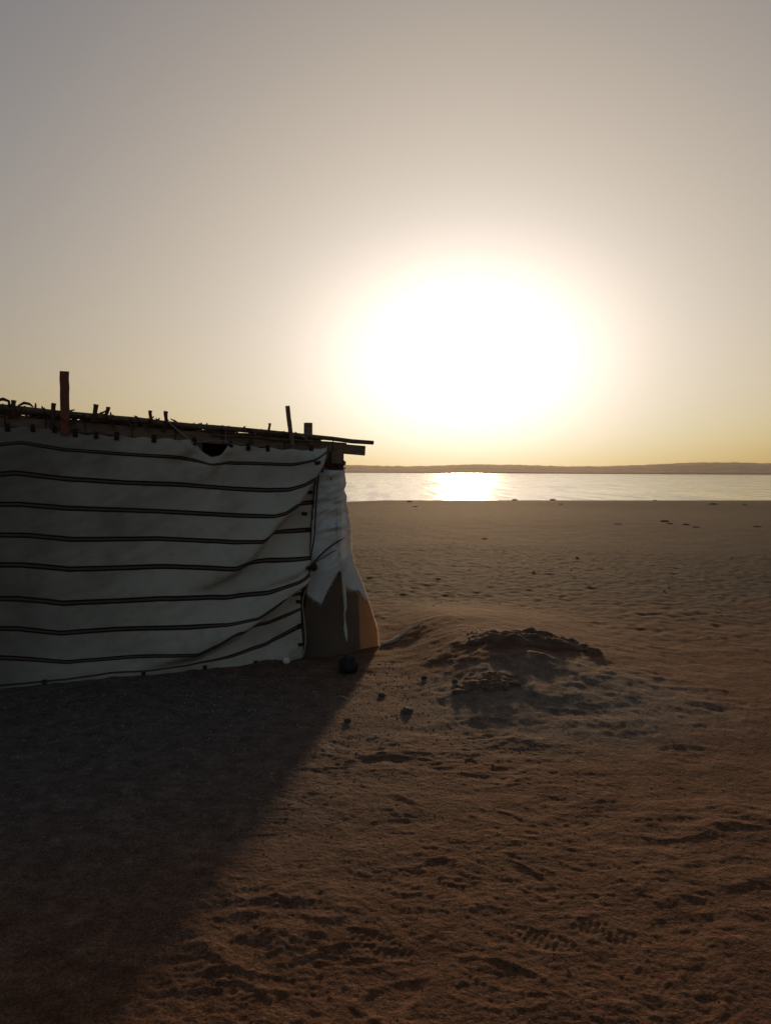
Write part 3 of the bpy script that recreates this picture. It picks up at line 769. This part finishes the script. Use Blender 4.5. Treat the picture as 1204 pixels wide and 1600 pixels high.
b = HB(); b.tube([W(.16, .0, 2.06), W(.20, .005, 2.082), W(.235, .0, 2.075), W(.26, .0, 2.055)], [.006, .010, .010, .005], 7, True, .15); b.build('roof_stick', M['brush'], hut, True)

# brushwood packed under the pole (uncountable)
bw = HB()
for k in range(820):
    s = random.uniform(S_LEFT, 2.45); d = random.uniform(-.32, -.045)
    lo, hi = rz(s) + .030, pz(s) - .012
    dens = pnoise(np.array([s * 3.1]), np.array([.3]), 111)[0]
    z = lo + (hi - lo) * (random.random() ** (1.7 if dens < .05 else .8))
    L = random.uniform(.05, .22); a = random.gauss(0, .35) if random.random() < .7 else random.uniform(0, PI)
    dz = random.gauss(0, .012)
    p = W(s, d, z); q = p + (U * math.cos(a) + N * math.sin(a)) * L + Vector((0, 0, dz))
    mid_ = p.lerp(q, .5) + Vector((0, 0, random.gauss(0, .006)))
    bw.tube([p, mid_, q], [random.uniform(.004, .010), random.uniform(.004, .010), .003], 4)
for k in range(90):    # reed ends poking out above the pole
    s = random.uniform(S_LEFT, 2.3); p = W(s, random.uniform(-.08, .0), pz(s) - .01); a = random.gauss(0, .8); L = random.uniform(.03, .08) if k % 6 else random.uniform(.06, .12)
    q = p + U * math.sin(a) * L + Vector((0, 0, .02 + abs(math.cos(a)) * L * .45)); bw.tube([p, p.lerp(q, .6) + Vector((0, 0, .006)), q], [.009, .008, .004], 5)
for k in range(150):    # leafy rags hanging below the pole
    s = random.uniform(S_LEFT, 2.4); z = pz(s) - random.uniform(.0, .05); p = W(s, random.uniform(-.05, .0), z)
    q = p + U * random.gauss(0, .03) + Vector((0, 0, -random.uniform(.01, .045))); r_ = U * random.uniform(.006, .02)
    bw.add([p - r_, p + r_, q + r_ * .6, q - r_ * .7], [(0, 1, 2, 3)])
bo = bw.build('brushwood', M['brush'], hut); bo['kind'] = 'stuff'

# lashings over beam and pole, slack cords
for s in (-1.5, -.9, -.45, .06, .33, .60, .93, 1.25, 1.62, 1.86, 2.13, 2.55):
    rope('lashing', [W(s, .0, pz(s) + .012), W(s + .004, .008, pz(s) - .01), W(s + .01, -.012, rz(s) + .04), W(s + .012, -.016, rz(s) - .02), W(s + .016, -.012, rz(s) - .055)], .004)
rope('rope', [W(1.20, .0, 1.985), W(1.28, .02, 1.91), W(1.36, .025, 1.845), W(1.40, .03, 1.81)], .0055, 'palerope')
rope('rope', [W(1.40, .02, 1.81), W(1.52, .03, 1.835), W(1.62, .03, 1.835), W(1.72, .02, 1.80)], .003, 'palerope')
rope('rope', [W(.43, .03, 1.99), W(.50, .035, 1.93), W(.58, .02, 1.895)], .003)
rope('rope', [W(1.655, .0, 1.93), W(1.652, .012, 1.86), W(1.655, .015, 1.815)], .0025, 'palerope')

# other walls of the hut: back and sides, plain canvas on the same frame
def side_wall(p0, p1, z0, z1, seed, bow):
    p0 = np.array(p0, float); p1 = np.array(p1, float); n, m = 70, 40
    t = np.linspace(0, 1, n)[None].repeat(m, 0); f = np.linspace(0, 1, m)[:, None].repeat(n, 1)
    z = (z0 + (z1 - z0) * t) * (1 - f) - .02 * f
    nn = np.array([p1[1] - p0[1], -(p1[0] - p0[0])]); L = np.linalg.norm(nn); nn /= L
    d = bow * np.sin(PI * f) * .5 + .03 * fbm(t * L * 1.4, f * 2, seed, 3) + .012 * pnoise(t * L * 6, f * 2, seed + 5)
    x = p0[0] + (p1[0] - p0[0]) * t + nn[0] * d; y = p0[1] + (p1[1] - p0[1]) * t + nn[1] * d
    co = np.stack([x - HUT.x, y - HUT.y, z], -1).reshape(-1, 3)
    uv = np.stack([t * L, .0 * f + 10 * f], -1).reshape(-1, 2)
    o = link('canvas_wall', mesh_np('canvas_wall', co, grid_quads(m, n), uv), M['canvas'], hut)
    o.modifiers.new('thick', 'SOLIDIFY').thickness = .003
Cb = Vector((-.372, 6.765, 0)); B1 = W(2.55, -2.72, 0); B2 = W(S_LEFT, -2.72, 0); A1 = W(S_LEFT, -.06, 0)
side_wall((Cb.x, Cb.y), (B1.x, B1.y), 1.83, 1.93, 121, .03)
side_wall((B1.x, B1.y), (B2.x, B2.y), 1.93, 2.04, 122, .05)
side_wall((B2.x, B2.y), (A1.x, A1.y), 2.04, 2.12, 123, .04)
# board added unseen behind the skirt to shade part of the sacking
timber('shade_board', Vector((-.305, 7.02, -.03)), Vector((-.345, 6.98, .60)), .23, .02, (1, .2, 0), 'timber', 8, .002, None, .003)

# ------------------------------------------------------------------ things on the ground
def on(x, y, dz=0): return Vector((x, y, gh(x, y) + dz))
def thing_lump(name, x, y, r, mat, sq, seed, label, cat, amp=.25, sink=.2, group=None, n=14):
    z = gh(x, y); o = lump(name, (0, 0, 0), r, M[mat], None, sq, seed, amp, (0, 0, 0), n)
    o.location = (x, y, z + r * sq[2] * (1 - 2 * sink) + 0.0); o.rotation_euler = (0, 0, seed * 1.3)
    return tag(o, label, cat, group)
thing_lump('ball', -.805, 6.24, .031, 'chalk', (1, 1, .95), 2, 'small pale cream ball at the foot of the striped canvas', 'ball', .07, .05, None, 16)
thing_lump('bundle', -.295, 6.08, .080, 'black', (1.0, .9, .85), 4, 'round black bundle lying before the hut corner', 'bundle', .42, .12, None, 20)
thing_lump('stone',     .147, 5.05, .055, 'stone', (1.1, .75, .40), 6, 'flat dark stone half buried between hut and mound', 'stone', .5, .5)
thing_lump('stone', -.235, 4.84, .024, 'stone', (1.0, .8, .55), 8, 'small dark stone on the edge of the hut shadow', 'stone', .35, .3)
thing_lump('stone', -.02, 5.42, .024, 'stone', (1.1, .8, .6), 12, 'small stone behind the flat dark stone', 'stone', .4, .3)
thing_lump('stone', .30, 5.78, .022, 'stone', (1.0, .9, .6), 13, 'little stone at the left foot of the mound', 'stone', .4, .3)

def stick_thing(name, pts, rad, mat, label, cat, lift=.004):
    P = [on(x, y, lift + dz) for (x, y, dz) in pts]; b = MB(P[0]); 
    out = []; rr_ = []
    for i in range(len(P) - 1):
        for k in range(4): out.append(P[i].lerp(P[i + 1], k / 4) + Vector((0, 0, random.gauss(0, .0015)))); rr_.append(rad[i] + (rad[i + 1] - rad[i]) * k / 4)
    out.append(P[-1]); rr_.append(rad[-1])
    b.tube(out, rr_, 7, True, .15); o = b.build(name, M[mat], None, True); o.location = P[0]; return tag(o, label, cat)
stick_thing('branch', [(-.03, 6.98, .01), (.06, 7.08, .012), (.14, 7.22, .016), (.27, 7.36, .02), (.40, 7.46, .012)], [.015, .021, .015, .011, .004], 'palestick', 'pale bent branch lying on the sand right of the hut', 'branch')
stick_thing('twig', [(-.30, 5.62, .02), (-.325, 5.53, .012), (-.345, 5.44, .0)], [.004, .007, .005], 'stick', 'short dry twig below the black bundle', 'twig')
stick_thing('twig', [(-.33, 5.42, .0), (-.29, 5.36, .008), (-.24, 5.31, .0)], [.003, .005, .003], 'palestick', 'thin curved twig nearest the lit sand', 'twig')
stick_thing('straw', [(.70, 2.545, .004), (.725, 2.565, .008), (.755, 2.575, .004)], [.0016, .002, .0014], 'palestick', 'tiny pale straw lying across the shoe prints', 'straw', .006)

# crumbling clay heaps on the mound
def heap(name, cx, cy, lx, ly, h, seed, label, n_l=26, rl=(.035, .085)):
    rs = random.Random(seed); nx, ny = 150, 90
    x = np.linspace(-lx * .62, lx * .62, nx); y = np.linspace(-ly * .75, ly * .75, ny); Y, X = np.meshgrid(y, x, indexing='ij')
    env = np.clip(1 - (np.abs(X) / (lx * .55)) ** 2.5, 0, 1) * smooth(-ly * .62, -ly * .25, Y + .06 * pnoise(X * 6, Y * 3, seed)) * (1 - smooth(0, ly * .7, Y))
    Z = h * env * (.75 + .5 * fbm(X * 4, Y * 4, seed + 1, 2))
    for _ in range(n_l):
        bx = rs.uniform(-.5, .5) * lx; by = rs.uniform(-.5, .15) * ly; r = rs.uniform(*rl)
        q = 1 - ((X - bx) ** 2 + ((Y - by) * 1.2) ** 2) / r ** 2
        e_ = max(0.0, 1 - (abs(bx) / (lx * .55)) ** 2.5)
        Z = np.maximum(Z, np.where(q > 0, h * e_ * .75 + r * .75 * (np.sqrt(np.maximum(q, 0)) - .55), -9))
    Z = Z + (.022 * pnoise(X * 14, Y * 14, seed + 3) + .010 * pnoise(X * 31, Y * 31, seed + 4)) * np.clip(Z / h * 2, 0, 1)
    edge = np.minimum(np.minimum(X - x[0], x[-1] - X) / (.08 * lx), np.minimum(Y - y[0], y[-1] - Y) / (.1 * ly))
    G = ground_h((X + cx).ravel(), (Y + cy).ravel()).reshape(X.shape)
    Gs = base_h((X + cx).ravel(), (Y + cy).ravel()).reshape(X.shape)
    z0 = gh(cx, cy)
    Zw = np.where(Z > .012, Gs + Z, G - .04) - z0
    Zw = Zw - .05 * (1 - np.clip(edge, 0, 1))
    co = np.stack([X, Y, Zw], -1).reshape(-1, 3)
    o = link(name, mesh_np(name, co, grid_quads(ny, nx)), M['clay']); o.location = (cx, cy, z0)
    return tag(o, label, 'clay heap')
heap('clay_heap', 1.22, 6.55, 1.02, .56, .07, 31, 'long crumbling reddish clay heap on top of the mound', 17, (.05, .115))
heap('clay_heap', .72, 5.45, .52, .42, .022, 47, 'smaller dark clay heap low on the mound front', 6, (.03, .06))

# weed clumps and stones on the far beach, each at its place
def weed(x, y, wd, ht, seed, label, cat='weed clump'):
    rs = random.Random(seed); z = gh(x, y); b = MB()
    for k in range(46):
        a = rs.uniform(0, 2 * PI); r = wd * .5 * rs.random() ** .6
        p = Vector((math.cos(a) * r, math.sin(a) * r * .7, -.02)); L = ht * rs.uniform(.5, 1.15) * (1.15 - r / wd)
        q = p + Vector((rs.gauss(0, .35) * ht, rs.gauss(0, .35) * ht, L)); m_ = p.lerp(q, .55) + Vector((rs.gauss(0, .1) * ht, 0, ht * .12))
        t_ = max(.006, wd * .03); b.tube([p, m_, q], [t_, t_ * .8, t_ * .3], 4)
    for k in range(3):
        a = rs.uniform(-.4, .4) * wd; b.tube([(a - wd * .2, 0, 0), (a, .02, ht * .3), (a + wd * .2, 0, 0)], [ht * .1, ht * .28, ht * .1], 6, True, .2)
    o = b.build('weed_clump', M['weed']); o.location = (x, y, z); return tag(o, label, cat, 'dark weed clumps on the far beach')
def far_pt(px, py):   # metres on the beach for a bearing/depression read off the photograph
    az = (px - 602) / 1204; 
    dep = math.tan(math.radians(3.04) + math.atan((py - 800 - .00436 * (px - 602)) / 1204))
    y = 30.0
    for _ in range(25): 
        y = .5 * y + .5 * (1.6 - float(base_h(np.array([az * y]), np.array([y]))[0])) / dep
        y = min(y, float(shore(az * y)) - .6)
    return az * y, y
for i, (px, py, wd, ht, lab) in enumerate([
    (639, 784, .55, .16, 'dark weed clump on the waterline nearest the hut'),
    (804, 781.5, .60, .20, 'dark weed clump on the waterline just right of the sun glitter'),
    (864, 781.5, .70, .24, 'largest dark weed clump on the waterline, right of the glitter'),
    (1023, 782.5, .40, .16, 'small weed tuft on the waterline at the right'),
    (648, 792, .45, .10, 'flat weed clump on the sand below the waterline, left'),
    (876, 788, .35, .10, 'tiny weed clump just below the largest waterline clump'),
    (1113, 788, .75, .14, 'wide low weed clump near the water, far right'),
    (1163, 789, .40, .10, 'small low weed clump near the water at the right edge'),
    (1038, 815, .42, .13, 'upper left clump of the weed group on the right beach'),
    (1047, 819, .34, .08, 'second clump of the weed group on the right beach'),
    (1071, 820, .36, .09, 'third clump of the weed group on the right beach'),
    (1088, 824, .32, .08, 'lowest clump of the weed group on the right beach'),
    (966, 819, .32, .07, 'single weed clump left of the weed group on the beach'),
    (1185, 823, .40, .08, 'single weed clump by the right edge of the beach'),
    (757, 842, .16, .06, 'lone tiny weed tuft in the middle of the sand'),
    (903, 872, .11, .04, 'lone dark tuft on the near beach right of centre')]):
    x, y = far_pt(px, py); weed(x, y, wd * .75, ht * .7, 200 + i, lab)

# loose gravel and crumbs of soil (uncountable)
def scatter(name, n, fx, fy, r0, r1, mat, seed):
    rs = np.random.default_rng(seed); t = (1 + 5 ** .5) / 2
    ico = np.array([(-1, t, 0), (1, t, 0), (-1, -t, 0), (1, -t, 0), (0, -1, t), (0, 1, t), (0, -1, -t), (0, 1, -t), (t, 0, -1), (t, 0, 1), (-t, 0, -1), (-t, 0, 1)], float); ico /= np.linalg.norm(ico[0])
    fc = np.array([(0, 11, 5), (0, 5, 1), (0, 1, 7), (0, 7, 10), (0, 10, 11), (1, 5, 9), (5, 11, 4), (11, 10, 2), (10, 7, 6), (7, 1, 8), (3, 9, 4), (3, 4, 2), (3, 2, 6), (3, 6, 8), (3, 8, 9), (4, 9, 5), (2, 4, 11), (6, 2, 10), (8, 6, 7), (9, 8, 1)])
    x = fx(rs, n); y = fy(rs, n); z = ground_h(x, y); r = r0 * (r1 / r0) ** (rs.random(n) ** 2.2)
    sc3 = np.stack([r * rs.uniform(.7, 1.3, n), r * rs.uniform(.7, 1.3, n), r * rs.uniform(.45, .8, n)], 1)
    a = rs.uniform(0, 2 * PI, n); v = ico[None] * (1 + rs.uniform(-.25, .25, (n, 12, 1))) * sc3[:, None]
    vx = v[..., 0] * np.cos(a)[:, None] - v[..., 1] * np.sin(a)[:, None]; vy = v[..., 0] * np.sin(a)[:, None] + v[..., 1] * np.cos(a)[:, None]
    co = np.stack([vx + x[:, None], vy + y[:, None], v[..., 2] + (z + r * .2)[:, None]], -1).reshape(-1, 3)
    f = (fc[None] + 12 * np.arange(n)[:, None, None]).reshape(-1, 3)
    return link(name, mesh_np(name, co, f, None, False), M[mat])
gv = scatter('gravel', 6500, lambda r, n: r.normal(-.95, .85, n), lambda r, n: np.minimum(r.normal(5.2, .75, n), 6.3 - .0 * n), .0018, .0075, 'pebble', 5)
tag(gv, 'fine gravel strewn before the hut corner', 'gravel', kind='stuff')
cr = scatter('soil_crumbs', 4500, lambda r, n: r.uniform(-2.2, 3.0, n), lambda r, n: 1.9 + 5.0 * r.random(n) ** 1.4, .0012, .0042, 'clay', 6)
tag(cr, 'crumbs of reddish soil scattered over the trodden sand', 'soil', kind='stuff')
sh = scatter('beach_gravel', 2500, lambda r, n: r.uniform(-3, 14, n), lambda r, n: r.uniform(8.5, 24, n), .004, .014, 'clay', 8)
tag(sh, 'dark pebbles scattered over the rough mid beach', 'gravel', kind='stuff')
